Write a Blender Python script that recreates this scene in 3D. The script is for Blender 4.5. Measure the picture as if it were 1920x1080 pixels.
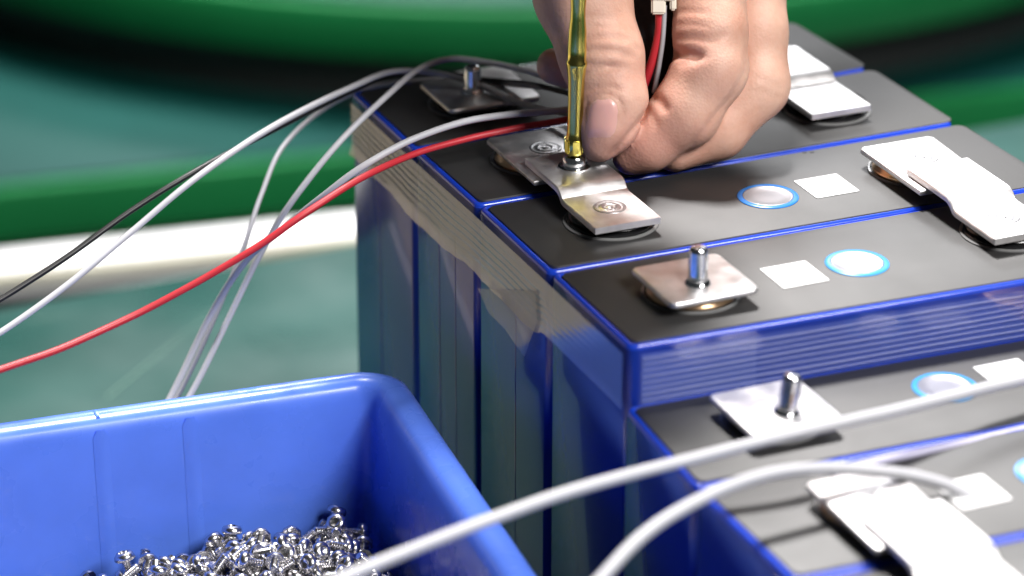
import bpy, bmesh, math, random
import numpy as np
from mathutils import Vector, Matrix
rnd = random.Random(7)
for o in list(bpy.data.objects): bpy.data.objects.remove(o, do_unlink=True)
S = bpy.context.scene
COL = S.collection
R_ = math.radians
mm = 0.001

# ------------------------------------------------------------------ camera
RIGHT = Vector((0.9171, -0.3987, 0.0027)); UP = Vector((0.1639, 0.3832, 0.9090)); FWD = Vector((0.3635, 0.8332, -0.4167))
FWD.normalize(); RIGHT = (RIGHT - FWD*RIGHT.dot(FWD)).normalized(); UP = RIGHT.cross(FWD).normalized()
EYE = Vector((-0.35234681, -0.72306345, 0.38768402)); FPX = 5869.0
cam = bpy.data.cameras.new('camera'); co = bpy.data.objects.new('camera', cam); COL.objects.link(co)
co.matrix_world = Matrix(((RIGHT.x, UP.x, -FWD.x, EYE.x), (RIGHT.y, UP.y, -FWD.y, EYE.y), (RIGHT.z, UP.z, -FWD.z, EYE.z), (0, 0, 0, 1)))
cam.sensor_width = 36; cam.lens = 36*FPX/1920; cam.clip_start = .05; cam.clip_end = 60
cam.dof.use_dof = True; cam.dof.focus_distance = 0.985; cam.dof.aperture_fstop = 7.2
S.camera = co
S.render.engine = 'CYCLES'; S.cycles.max_bounces = 8; S.cycles.transparent_max_bounces = 12
S.cycles.caustics_reflective = False; S.cycles.caustics_refractive = False
S.view_settings.view_transform = 'Standard'; S.view_settings.look = 'None'; S.view_settings.gamma = 1; S.view_settings.exposure = 0.0

# ------------------------------------------------------------------ light of the workshop: soft room light, ceiling lamps
W = bpy.data.worlds.new('World'); S.world = W; W.use_nodes = True
W.node_tree.nodes['Background'].inputs[0].default_value = (.86, .93, 1, 1); W.node_tree.nodes['Background'].inputs[1].default_value = .035
def lamp(name, loc, target, sx, sy, watts, color=(1, 1, 1), spread=180):
    L = bpy.data.lights.new(name, 'AREA'); L.shape = 'RECTANGLE'; L.size = sx; L.size_y = sy; L.energy = watts; L.color = color; L.spread = R_(spread)
    o = bpy.data.objects.new(name, L); COL.objects.link(o); o.location = loc
    o.rotation_euler = (Vector(target)-Vector(loc)).to_track_quat('-Z', 'Y').to_euler(); return o
def aim(az, el, d, tgt=(.09, .1, 0)):
    a, e = R_(az), R_(el); return (tgt[0]+d*math.sin(a)*math.cos(e), tgt[1]+d*math.cos(a)*math.cos(e), tgt[2]+d*math.sin(e))
T0 = (.09, .1, 0)
lamp('key_lamp', aim(14, 66, 2.3), T0, .34, .34, 112, (1, .97, .95))
lamp('window_lamp', aim(42, 29, 3.2), T0, 1.4, .6, 9, (.96, .98, 1))
lamp('rear_lamp', aim(20, 26, 3.6), T0, .8, .42, 44, (.97, .98, 1))
lamp('ceiling_lamp', (.55, 2.0, 2.2), (.5, 1.75, -.45), 1.2, .8, 22, (1, .98, .96), 44)
lamp('front_lamp', (.7, -1.7, 1.7), (.05, .1, 0), 1.0, .8, 84, (1, .98, .96))

# ------------------------------------------------------------------ helpers
def ray(px, py): return RIGHT*((px-960)/FPX) - UP*((py-540)/FPX) + FWD
def atd(px, py, d): return EYE + ray(px, py)*d                    # point at depth d along the view axis
def atz(px, py, z):
    v = ray(px, py); return EYE + v*((z-EYE.z)/v.z)
def empty(name, loc, label, cat, group=None):
    o = bpy.data.objects.new(name, None); COL.objects.link(o); o.location = loc; o.empty_display_size = .01
    tag(o, label, cat, group); return o
def tag(o, label=None, cat=None, group=None, kind=None):
    if label: o['label'] = label
    if cat: o['category'] = cat
    if group: o['group'] = group
    if kind: o['kind'] = kind
    return o
def obj(name, me, mat, parent=None, smooth=True, auto=None):
    if isinstance(me, bmesh.types.BMesh):
        bm = me; me = bpy.data.meshes.new(name); bm.normal_update(); bm.to_mesh(me); bm.free()
    if mat is not None:
        me.materials.clear(); me.materials.append(mat)
    if smooth:
        me.polygons.foreach_set('use_smooth', [True]*len(me.polygons))
        if auto: me.set_sharp_from_angle(angle=R_(auto))
    o = bpy.data.objects.new(name, me); COL.objects.link(o)
    if parent is not None:
        o.parent = parent; o.matrix_parent_inverse = Matrix.Identity(4)
    return o
def rrect(x0, y0, x1, y1, r, n=5):
    pts = []
    for cx, cy, a0 in ((x1-r, y1-r, 0), (x0+r, y1-r, 90), (x0+r, y0+r, 180), (x1-r, y0+r, 270)):
        for i in range(n+1):
            a = R_(a0+90*i/n); pts.append((cx+r*math.cos(a), cy+r*math.sin(a)))
    return pts
def rquad(q, r, n=5):
    """rounded polygon, q counter-clockwise"""
    pts = []; m = len(q)
    for i in range(m):
        p = Vector(q[i]); a = (Vector(q[i-1])-p).normalized(); b = (Vector(q[(i+1) % m])-p).normalized()
        h = math.acos(max(-1, min(1, a.dot(b))))/2; c = p+(a+b).normalized()*(r/math.sin(h)); t = r/math.tan(h)
        s, e = p+a*t-c, p+b*t-c; a0 = math.atan2(s.y, s.x); a1 = math.atan2(e.y, e.x)
        while a1 < a0: a1 += 2*math.pi
        for k in range(n+1):
            w = a0+(a1-a0)*k/n; pts.append((c.x+r*math.cos(w), c.y+r*math.sin(w)))
    return pts
def inset(pts, d):
    n = len(pts); out = []
    for i in range(n):
        p0, p, p1 = Vector(pts[i-1]), Vector(pts[i]), Vector(pts[(i+1) % n])
        e0, e1 = (p-p0), (p1-p)
        e0 = e0.normalized() if e0.length > 1e-9 else e1.normalized(); e1 = e1.normalized() if e1.length > 1e-9 else e0
        n0 = Vector((-e0.y, e0.x)); n1 = Vector((-e1.y, e1.x)); m = (n0+n1).normalized()
        out.append(tuple(p+m*(d/max(.5, m.dot(n0)))))
    return out
def loft(bm, rings, cap0=True, cap1=True):
    """rings: lists of 3-D points with equal counts"""
    vs = [[bm.verts.new(p) for p in r] for r in rings]; n = len(vs[0])
    for a, b in zip(vs, vs[1:]):
        for i in range(n): bm.faces.new((a[i], a[(i+1) % n], b[(i+1) % n], b[i]))
    if cap0: bm.faces.new(list(reversed(vs[0])))
    if cap1: bm.faces.new(vs[-1])
    return vs
def slab(bm, pts, z0, z1, b=.0004):
    """plate of an outline with small bevels"""
    i = inset(pts, b)
    loft(bm, [[(x, y, z0) for x, y in i], [(x, y, z0+b) for x, y in pts], [(x, y, z1-b) for x, y in pts], [(x, y, z1-b*.3) for x, y in inset(pts, b*.3)], [(x, y, z1) for x, y in i]])
def lathe(bm, prof, n=32, c=(0, 0, 0), M=None):
    rings = []
    for r, z in prof:
        ring = []
        for i in range(n):
            a = 2*math.pi*i/n; p = Vector((c[0]+r*math.cos(a), c[1]+r*math.sin(a), c[2]+z))
            ring.append(M @ p if M is not None else p)
        rings.append(ring)
    loft(bm, rings)
def torus(bm, R, r, c, n=40, m=8, sz=1.0):
    vs = []
    for i in range(n):
        a = 2*math.pi*i/n
        vs.append([bm.verts.new((c[0]+(R+r*math.cos(2*math.pi*j/m))*math.cos(a), c[1]+(R+r*math.cos(2*math.pi*j/m))*math.sin(a), c[2]+sz*r*math.sin(2*math.pi*j/m))) for j in range(m)])
    for i in range(n):
        for j in range(m): bm.faces.new((vs[i][j], vs[(i+1) % n][j], vs[(i+1) % n][(j+1) % m], vs[i][(j+1) % m]))
def catmull(P, step=10):
    P = [Vector(p) for p in P]; P = [P[0]*2-P[1]]+P+[P[-1]*2-P[-2]]; out = []
    for i in range(1, len(P)-2):
        a, b, c, d = P[i-1:i+3]
        for k in range(step):
            t = k/step
            out.append(.5*((2*b)+(c-a)*t+(2*a-5*b+4*c-d)*t*t+(3*b-3*c+d-a)*t**3))
    out.append(P[-2]); return out
def tube(bm, path, r, n=10):
    up = Vector((0, 0, 1)); rings = []
    t0 = (path[1]-path[0]).normalized(); nrm = t0.cross(up).normalized() if abs(t0.dot(up)) < .95 else t0.cross(Vector((1, 0, 0))).normalized()
    for i, p in enumerate(path):
        t = (path[min(i+1, len(path)-1)]-path[max(i-1, 0)]).normalized()
        nrm = (nrm-t*nrm.dot(t)).normalized(); b = t.cross(nrm); rr = r(i/(len(path)-1)) if callable(r) else r
        rings.append([p+nrm*rr*math.cos(2*math.pi*j/n)+b*rr*math.sin(2*math.pi*j/n) for j in range(n)])
    loft(bm, rings)

# ------------------------------------------------------------------ materials
def mat(name, base, rough=.5, metal=0, spec=.5, coat=0, coat_rough=.05, bump=0, bscale=200, var=0, vscale=40, rvar=0, rscale=60, stretch=(1, 1, 1), **kw):
    m = bpy.data.materials.new(name); m.use_nodes = True; nt = m.node_tree; b = nt.nodes['Principled BSDF']
    b.inputs['Base Color'].default_value = (*base, 1); b.inputs['Roughness'].default_value = rough; b.inputs['Metallic'].default_value = metal
    b.inputs['Specular IOR Level'].default_value = spec; b.inputs['Coat Weight'].default_value = coat; b.inputs['Coat Roughness'].default_value = coat_rough
    for k, v in kw.items(): b.inputs[k.replace('_', ' ')].default_value = v
    tc = nt.nodes.new('ShaderNodeTexCoord'); mp = nt.nodes.new('ShaderNodeMapping'); mp.inputs['Scale'].default_value = stretch
    nt.links.new(tc.outputs['Object'], mp.inputs['Vector'])
    def noise(scale, det=4):
        n = nt.nodes.new('ShaderNodeTexNoise'); n.inputs['Scale'].default_value = scale; n.inputs['Detail'].default_value = det
        nt.links.new(mp.outputs[0], n.inputs['Vector']); return n
    def ramp(fac, lo, hi, a=.3, c=.7):
        r = nt.nodes.new('ShaderNodeMapRange'); r.inputs['From Min'].default_value = a; r.inputs['From Max'].default_value = c
        r.inputs['To Min'].default_value = lo; r.inputs['To Max'].default_value = hi; nt.links.new(fac, r.inputs['Value']); return r.outputs[0]
    if var:
        n = noise(vscale); f = ramp(n.outputs['Fac'], 1-var, 1+var)
        mx = nt.nodes.new('ShaderNodeVectorMath'); mx.operation = 'SCALE'; mx.inputs[0].default_value = base; nt.links.new(f, mx.inputs['Scale']); nt.links.new(mx.outputs[0], b.inputs['Base Color'])
    if rvar:
        n = noise(rscale); nt.links.new(ramp(n.outputs['Fac'], max(.02, rough-rvar), rough+rvar), b.inputs['Roughness'])
    if bump:
        n = noise(bscale, 3); bp = nt.nodes.new('ShaderNodeBump'); bp.inputs['Strength'].default_value = bump; bp.inputs['Distance'].default_value = .0004
        nt.links.new(n.outputs['Fac'], bp.inputs['Height']); nt.links.new(bp.outputs[0], b.inputs['Normal'])
    return m
M = {}
M['film_rim'] = mat('lit edge blue film', (.010, .055, .55), .22, spec=.5, coat=.5, coat_rough=.04)  # brighter copy of the wrap film: light on the rim put into colour
M['wrap'] = mat('blue film wrap', (.006, .028, .27), .22, spec=.25, coat=.40, coat_rough=.03, bump=.02, bscale=40, Coat_IOR=1.55)
M['top'] = mat('black cover sheet', (.008, .0075, .008), .60, spec=1.0, IOR=1.60, bump=.09, bscale=1100, rvar=.02, rscale=60, var=.2, vscale=40)
M['bin'] = mat('blue moulded plastic', (.105, .225, .86), .29, spec=.5, bump=.06, bscale=120, rvar=.10, rscale=55, var=.07, vscale=45)
M['alu'] = mat('brushed aluminium', (.86, .84, .84), .47, 1, bump=.14, bscale=420, rvar=.10, rscale=140, var=.13, vscale=170)
M['weld'] = mat('weld spot', (.66, .65, .67), .34, 1, bump=.4, bscale=700, var=.25, vscale=500)
M['steel'] = mat('zinc plated steel', (.80, .81, .83), .16, 1, rvar=.06, rscale=300)
M['screw'] = mat('bright screw steel', (.62, .61, .62), .25, 1, var=.15, vscale=300)
M['gold'] = mat('gold plated bit', (.64, .54, .13), .20, 1, rvar=.04, rscale=200)
M['copper'] = mat('copper terminal', (.88, .60, .36), .28, 1)
M['gasket'] = mat('black terminal gasket', (.012, .012, .013), .22, spec=.6)
M['ringwhite'] = mat('pale seal', (.22, .22, .22), .3)
M['label'] = mat('white label and glare', (.82, .82, .82), .6, bump=.05)
M['ventring'] = mat('blue vent ring', (.03, .20, .62), .3)
M['ventcyan'] = mat('pale blue vent ring', (.06, .33, .70), .3)
M['ventfilm'] = mat('vent film', (.56, .56, .60), .34, .75, bump=.25, bscale=120)
M['ink'] = mat('black ink', (.03, .03, .035), .6)
M['white_wire'] = mat('white silicone', (.50, .50, .53), .42, spec=.4)
M['grey_wire'] = mat('grey silicone', (.40, .40, .43), .42, spec=.4)
M['red_wire'] = mat('red silicone', (.52, .028, .04), .38, spec=.4)
M['black_wire'] = mat('black silicone', (.008, .008, .009), .38, spec=.4)
M['conn'] = mat('ivory nylon', (.80, .74, .62), .45)
M['cloth'] = mat('black cloth', (.012, .011, .014), .9, bump=.5, bscale=900)
M['mat'] = mat('green bench mat', (.014, .085, .072), .30, spec=1.0, bump=.02, bscale=60, rvar=.10, rscale=9, var=.14, vscale=12)
M['rim'] = mat('green rim', (.005, .125, .034), .46, spec=.18, var=.1, vscale=6)
M['ptop'] = mat('teal platform top', (.0028, .038, .033), .5, spec=.12, var=.12, vscale=9)
M['white'] = mat('white lacquer', (.82, .82, .84), .5)
M['beige'] = mat('cream edging', (.52, .50, .38), .5)
M['dark'] = mat('dark steel and shade', (.02, .022, .022), .5)
M['card'] = mat('corrugated cardboard', (.72, .58, .42), .8, var=.12, vscale=30)
M['floor'] = mat('pale floor', (.42, .44, .44), .5, var=.08, vscale=3)

def tape_mat(al=.70, base=(.30, .26, .19), ior=2.1):
    m = mat('filament tape', base, .16, spec=.7, coat=.6, coat_rough=.08, bump=.25 if ior > 2 else .04, bscale=70, stretch=(1, .12, 1.6), IOR=ior)
    m.node_tree.nodes['Principled BSDF'].inputs['Alpha'].default_value = al
    return m
M['tape'] = tape_mat(); M['tape_flap'] = tape_mat(.42, (.25, .28, .28), 1.6); M['tape_blue_lit'] = tape_mat(.17, (.28, .38, .90), 1.5)  # front tape tinted blue to stand for light on the front face
M['filament'] = mat('glass filament', (.50, .54, .88), .35, spec=.5, Alpha=.24)

def skin_mat():
    m = bpy.data.materials.new('skin'); m.use_nodes = True; nt = m.node_tree; b = nt.nodes['Principled BSDF']
    b.inputs['Roughness'].default_value = .54; b.inputs['Specular IOR Level'].default_value = .42
    b.inputs['Subsurface Weight'].default_value = .22; b.inputs['Subsurface Radius'].default_value = (1, .35, .2); b.inputs['Subsurface Scale'].default_value = .0022
    tc = nt.nodes.new('ShaderNodeTexCoord')
    n = nt.nodes.new('ShaderNodeTexNoise'); n.inputs['Scale'].default_value = 60; n.inputs['Detail'].default_value = 8; n.inputs['Roughness'].default_value = .62; nt.links.new(tc.outputs['Object'], n.inputs['Vector'])
    cr = nt.nodes.new('ShaderNodeValToRGB'); cr.color_ramp.elements[0].position = .3; cr.color_ramp.elements[0].color = (.57, .295, .21, 1)
    cr.color_ramp.elements[1].position = .7; cr.color_ramp.elements[1].color = (.75, .475, .36, 1); nt.links.new(n.outputs['Fac'], cr.inputs[0])
    at = nt.nodes.new('ShaderNodeAttribute'); at.attribute_name = 'flush'
    mx = nt.nodes.new('ShaderNodeMixRGB'); mx.inputs[2].default_value = (.68, .33, .27, 1); nt.links.new(at.outputs['Fac'], mx.inputs[0]); nt.links.new(cr.outputs[0], mx.inputs[1])
    nt.links.new(mx.outputs[0], b.inputs['Base Color'])
    v = nt.nodes.new('ShaderNodeTexVoronoi'); v.inputs['Scale'].default_value = 1100; nt.links.new(tc.outputs['Object'], v.inputs['Vector'])
    n2 = nt.nodes.new('ShaderNodeTexNoise'); n2.inputs['Scale'].default_value = 620; n2.inputs['Detail'].default_value = 4; nt.links.new(tc.outputs['Object'], n2.inputs['Vector'])
    ad = nt.nodes.new('ShaderNodeMath'); ad.operation = 'ADD'; nt.links.new(v.outputs['Distance'], ad.inputs[0]); nt.links.new(n2.outputs['Fac'], ad.inputs[1])
    bp = nt.nodes.new('ShaderNodeBump'); bp.inputs['Strength'].default_value = .30; bp.inputs['Distance'].default_value = .00022; nt.links.new(ad.outputs[0], bp.inputs['Height']); nt.links.new(bp.outputs[0], b.inputs['Normal'])
    return m
M['skin'] = skin_mat()
M['nail'] = mat('finger nail', (.76, .42, .37), .30, spec=.45, coat=.2, coat_rough=.2, var=.06, vscale=120, Subsurface_Weight=.2, Subsurface_Scale=.002)

# ------------------------------------------------------------------ the setting: bench, floor, platforms behind
TZ = -.207
bm = bmesh.new(); slab(bm, [(-1.3, -1.0), (1.7, -1.0), (1.7, .590), (-1.3, .499)], TZ-.03, TZ, .002)
tag(obj('bench_top', bm, M['mat'], auto=30), kind='structure')
bm = bmesh.new(); slab(bm, [(-3, -2.5), (4, -2.5), (4, 5), (-3, 5)], -1.0, -.95, .002)
tag(obj('floor', bm, M['floor'], auto=30), kind='structure')
# thin pale scratch lines scored in the bench mat
bm = bmesh.new()
for a, b, w in (((200, 745), (400, 582), .00045), ((60, 600), (130, 590), .0003)):
    p, q = atz(*a, TZ+.0003), atz(*b, TZ+.0003); d = (q-p).normalized(); n = Vector((-d.y, d.x, 0))*w
    bm.faces.new([bm.verts.new(x) for x in (p-n, p+n, q+n*.4, q-n*.4)])
sc = obj('scratch', bm, mat('mat scratch', (.10, .24, .18), .5), bpy.data.objects['bench_top'])

def round_slab(bm, cx, cy, R, z0, z1, n=160, rr=.006, a0=0, a1=360):
    prof = [(R-rr, z0), (R-rr*.3, z0+rr*.3), (R, z0+rr), (R, z1-rr), (R-rr*.3, z1-rr*.3), (R-rr, z1)]
    rings = [[(cx+r*math.cos(2*math.pi*i/n), cy+r*math.sin(2*math.pi*i/n), z) for i in range(n)] for r, z in prof]
    loft(bm, rings)
# lower platform: long slab with green edge
lp = empty('platform', (.5, 1.7, -.95), 'long low teal platform with bright green edge behind the bench', 'platform')
LZ = -.45; E0, E1 = atz(-400, 387, LZ), atz(2500, 100, LZ)
dv = (E1-E0).normalized(); nv = Vector((-dv.y, dv.x, 0))
E0 -= dv*.8; E1 += dv*.8
def quad_slab(bm, a, b, n, depth, z0, z1, bev=.006):
    slab(bm, [(a.x, a.y), (b.x, b.y), (b.x+n.x*depth, b.y+n.y*depth), (a.x+n.x*depth, a.y+n.y*depth)], z0, z1, bev)
def local(bm, base):
    bmesh.ops.translate(bm, verts=bm.verts, vec=-Vector(base)); return bm
bm = bmesh.new(); quad_slab(bm, E0, E1, nv, 1.5, LZ-.048, LZ-.003); obj('rim', local(bm, lp.location), M['rim'], lp, auto=40)
bm = bmesh.new(); quad_slab(bm, E0+nv*.006, E1+nv*.006, nv, 1.49, LZ-.003, LZ, .0015); obj('top_sheet', local(bm, lp.location), M['ptop'], lp, auto=40)
for s in (.25, .75):
    bm = bmesh.new(); c = E0.lerp(E1, s)+nv*.8; slab(bm, rrect(c.x-.05, c.y-.05, c.x+.05, c.y+.05, .01), -.95, LZ-.048, .002); obj('leg', local(bm, lp.location), M['dark'], lp, auto=40)
# upper round platform
pts = [atz(0, 8, -.40), atz(469, 96, -.40), atz(1000, 118, -.40), atz(1580, 83, -.40), atz(1913, 10, -.40)]
A_ = np.array([[2*p.x, 2*p.y, 1] for p in pts]); bb = np.array([p.x**2+p.y**2 for p in pts]); sol = np.linalg.lstsq(A_, bb, rcond=None)[0]
CX, CY = sol[0], sol[1]; RR = math.sqrt(sol[2]+CX*CX+CY*CY)
up = empty('round_platform', (CX, CY, LZ), 'round teal platform with curved green rim raised above the long platform', 'platform')
bm = bmesh.new(); round_slab(bm, CX, CY, RR, -.40, -.358); obj('rim', local(bm, up.location), M['rim'], up, auto=40)
bm = bmesh.new(); round_slab(bm, CX, CY, RR-.006, -.358, -.354, rr=.001); obj('top_sheet', local(bm, up.location), M['ptop'], up, auto=40)
bm = bmesh.new(); lathe(bm, [(RR*.93, 0), (RR*.93, .05)], 64); obj('pedestal', bm, M['dark'], up, auto=40)
# white cabinet standing between bench and platform
cb = empty('white_cabinet', (.3, 1.3, -.95), 'low white cabinet with cream edged top between bench and green platform', 'cabinet')
CZ = -.40; C0, C1 = atz(-300, 553, CZ), atz(1500, 358, CZ); dc = (C1-C0).normalized(); nc = Vector((-dc.y, dc.x, 0)); C0 -= dc*.2; CD = (atz(300, 428, CZ)-atz(300, 505, CZ)).dot(nc)*.66-.012
bm = bmesh.new(); quad_slab(bm, C0+nc*.012, C1+nc*.012, nc, CD, CZ-.02, CZ, .003); obj('cabinet_top', local(bm, cb.location), M['white'], cb, auto=40)
bm = bmesh.new(); quad_slab(bm, C0+nc*.006, C1+nc*.006, nc, .006, CZ-.010, CZ-.001, .002); obj('edging', local(bm, cb.location), M['beige'], cb, auto=40)
bm = bmesh.new(); quad_slab(bm, C0+nc*.02, C1+nc*.02, nc, CD-.012, -.95, CZ-.02, .003); obj('cabinet_body', local(bm, cb.location), M['dark'], cb, auto=40)  # body coloured dark to stand for the shade on its front
# cardboard carton on the bench to the left (seen as the tan reflection in the glossy side of the pack)
cbx = empty('cardboard_carton', (-.325, .53, TZ), 'plain tan cardboard carton standing left of the battery pack', 'carton')

# ------------------------------------------------------------------ battery cells
H = .207
QUADS = {  # back-left, back-right, front-right, front-left corners (mm)
 'A': ((-.4, 223.4), (172.2, 226.3), (174.6, 172.9), (-.2, 165.6)),
 'B': ((-.2, 164.9), (174.9, 172.2), (176.0, 115.7), (.6, 114.1)),
 'C': ((.6, 113.4), (176.4, 115.0), (178.0, 56.6), (.7, 58.4)),
 'D': ((.7, 57.7), (178.4, 55.9), (178.6, -5.6), (.6, 2.0)),
 'E': ((-.8, 2.2), (176.0, -5.9), (174.5, -55.6), (-3.8, -49.8)),
 'F': ((-3.9, -50.5), (174.4, -56.3), (173.5, -111.8), (-3.4, -105.6)),
 'G': ((-3.4, -106.3), (173.4, -112.5), (172.5, -168), (-3.2, -161.8)),
}
INFO = {  # ztop, left terminal centre, left kind, right terminal centre, right kind, vent centre, sticker centre (a painted glare on A)
 'A': (0, (33, 195), 'blackstud', (142, 198), 'gold', (88, 197), (48.5, 219)),
 'B': (0, (33, 141), 'gold', (142, 143), 'black', (88, 140), (67, 139.5)),
 'C': (0, (33.7, 85), 'black', (142, 85), 'gold', (88, 83.4), (109.3, 83.7)),
 'D': (0, (33, 27.5), 'goldstud', (143, 29), 'black', (88.7, 27), (67.3, 27)),
 'E': (-.019, (34, -23), 'blackstud', (142, -26), 'gold', (90.5, -24), (112.5, -23.5)),
 'F': (-.019, (34, -79), 'gold', (142, -82), 'black', (90.2, -81), (64.5, -82.5)),
 'G': (-.019, (34, -135), 'black', (142, -138), 'gold', (88, -137), (110, -137)),
}
LBL = {
 'A': 'blue wrapped battery cell at the far end of the pack with an unbolted stud',
 'B': 'blue wrapped battery cell second from the far end under the hand and driver bit',
 'C': 'blue wrapped battery cell with dark blue vent ring left of its white label',
 'D': 'blue wrapped taped battery cell at the front of the raised row with upright stud',
 'E': 'first lower battery cell right in front of the taped raised row with tilted stud',
 'F': 'lower battery cell under the arched white wire with white lug on its busbar',
 'G': 'nearest lower battery cell mostly below the picture edge',
}
def plate_bm(x0, y0, x1, y1, z0, z1, r=.0022, bev=.0005):
    b = bmesh.new(); slab(b, rrect(x0, y0, x1, y1, r), z0, z1, bev); return b
CELL = {}
for k, q in QUADS.items():
    zt, lt, lk, rt, rk, vc, stk = INFO[k]
    Q = [Vector((x*mm, y*mm)) for x, y in q]; ctr = sum(Q, Vector((0, 0)))/4
    base = Vector((ctr.x, ctr.y, TZ))
    c = empty('battery_cell', base, LBL[k], 'battery cell', 'battery cells standing in two rows'); CELL[k] = c
    ccw = [tuple(Q[i]) for i in (3, 2, 1, 0)]
    ol = rquad(ccw, .0032)
    zb = zt
    bot = TZ+.0005 if zt == 0 else TZ+.0005
    bm = bmesh.new()
    loft(bm, [[(x, y, bot) for x, y in inset(ol, .001)], [(x, y, bot+.002) for x, y in ol], [(x, y, zt-.0016) for x, y in ol], [(x, y, zt-.0012) for x, y in inset(ol, .0009)]])
    obj('case', local(bm, base), M['wrap'], c, auto=50)
    # folded rim of the blue film: a rounded bead around the top
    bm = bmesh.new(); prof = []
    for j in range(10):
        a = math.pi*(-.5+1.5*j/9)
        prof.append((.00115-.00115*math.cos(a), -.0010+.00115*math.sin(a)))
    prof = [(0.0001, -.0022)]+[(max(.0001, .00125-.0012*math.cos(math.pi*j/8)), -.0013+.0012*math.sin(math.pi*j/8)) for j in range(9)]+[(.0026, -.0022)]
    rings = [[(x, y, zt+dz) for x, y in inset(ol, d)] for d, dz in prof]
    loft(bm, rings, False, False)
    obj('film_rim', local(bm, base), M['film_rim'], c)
    cq = [Vector(p) for p in ccw]; ux = (cq[1]-cq[0]).normalized(); uy = (cq[3]-cq[0]).normalized()
    sheet = rquad([tuple(cq[0]+ux*.0021+uy*.0021), tuple(cq[1]+ux*.0008+uy*.0016), tuple(cq[2]+ux*.0008-uy*.0016), tuple(cq[3]+ux*.0021-uy*.0021)], .0030)
    bm = bmesh.new(); slab(bm, sheet, zt-.0014, zt+.0002, .0002)
    obj('cover_sheet', local(bm, base), M['top'], c, auto=40)
    zs = zt+.0002
    # vent: ring + film
    v = (vc[0]*mm, vc[1]*mm, zs)
    bm = bmesh.new(); lathe(bm, [(.0098, -.0002), (.0098, .0002), (.0094, .0005), (.0082, .0005), (.0079, .0001), (.0079, -.0002)], 48, v)
    vr = obj('vent_ring', local(bm, base), M['ventring' if k in 'ABC' else 'ventcyan'], c, auto=40)
    bm = bmesh.new(); lathe(bm, [(.0080, -.0002), (.0080, .0005), (.0075, .00042), (.0068, .00016), (.0040, .00006), (.0012, .00012)], 48, v)
    obj('vent_film', local(bm, base), M['ventfilm'], c)
    # label; on the far cell this white patch stands for a glare
    x, y = stk[0]*mm, stk[1]*mm
    hw, hh = (.0078, .0078) if k != 'A' else (.0095, .0065)
    bm = plate_bm(x-hw, y-hh, x+hw, y+hh, zs+.00005, zs+.00025, .0006, .00005); obj('label_or_glare', local(bm, base), M['label'], c, auto=40)
    # terminals
    for (tx, ty), kind in ((lt, lk), (rt, rk)):
        t = (tx*mm, ty*mm, zs); gold = kind.startswith('gold')
        bm = bmesh.new(); lathe(bm, [(.0150, -.0001), (.0150, .0004), (.0147, .0006), (.0141, .0006), (.0140, -.0001)], 48, t)
        obj('seal_ring', local(bm, base), M['ringwhite'], c, auto=40)
        bm = bmesh.new()
        if gold:
            lathe(bm, [(.0134, -.0001), (.0134, .0008), (.0128, .0012), (.0126, .0030), (.0120, .0034), (.0100, .0036)], 48, t)
        else:
            lathe(bm, [(.0139, -.0001), (.0139, .0010), (.0133, .0014), (.0127, .0014), (.0130, .0020), (.0134, .0024), (.0130, .0030), (.0118, .0034)], 48, t)
        tm = obj('terminal', local(bm, base), M['copper' if gold else 'gasket'], c, auto=50)
        if 'stud' in kind:
            cx, cy = t[0], t[1]-.002
            bm = plate_bm(cx-.0146, cy-.0142, cx+(.0146 if k != 'A' else .0190), cy+.0142, zs+.0038, zs+.0058, .0024, .0006)
            obj('terminal_plate', local(bm, base), M['alu'], tm, auto=50)
            sx, sy = cx-.0008, cy-.0035
            if k == 'A': sx, sy = cx-.001, cy-.001
            Mt = Matrix.Translation((sx, sy, zs+.0058))
            if k == 'E': Mt = Matrix.Translation((sx+.002, sy-.001, zs+.0058)) @ Matrix.Rotation(R_(7), 4, 'Y')
            bm = bmesh.new(); pr = [(.0040, -.0004), (.0040, .0002), (.0034, .0009), (.0029, .0012)]
            for i in range(9 if k != 'A' else 7):
                z = .0018+i*.00105; pr += [(.00296, z), (.00268, z+.0004)]
            pr += [(.0026, z+.0009), (.0017, z+.0015)]
            lathe(bm, pr, 24, M=Mt)
            obj('stud', local(bm, base), M['steel'], tm, auto=60)
# moulded side ribs / film folds on the left faces (thin vertical seams)
for k, offs in (('A', (.45,)), ('B', (.40, .66)), ('C', (.55,))):
    c = CELL[k]; p, q = [Vector((x*mm, y*mm)) for x, y in (QUADS[k][0], QUADS[k][3])]
    for f in offs:
        a = p.lerp(q, f); bm = bmesh.new(); slab(bm, [(a.x-.00012, a.y-.0002), (a.x+.0002, a.y-.0002), (a.x+.0002, a.y+.0002), (a.x-.00012, a.y+.0002)], TZ+.003, -.004, .00005)
        obj('film_seam', local(bm, c.location), M['wrap'], c, auto=40)
# tiny worn print beside the seam of cell C
bm = bmesh.new()
for px in (1508, 1522):
    p = atz(px, 288, -.00025); slab(bm, [(p.x-.0007, p.y-.0005), (p.x+.0006, p.y-.0006), (p.x+.0009, p.y+.0005), (p.x-.0006, p.y+.0006)], .0002, .0003, .00002)
obj('print_mark', local(bm, CELL['C'].location), M['ink'], CELL['C'])

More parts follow.
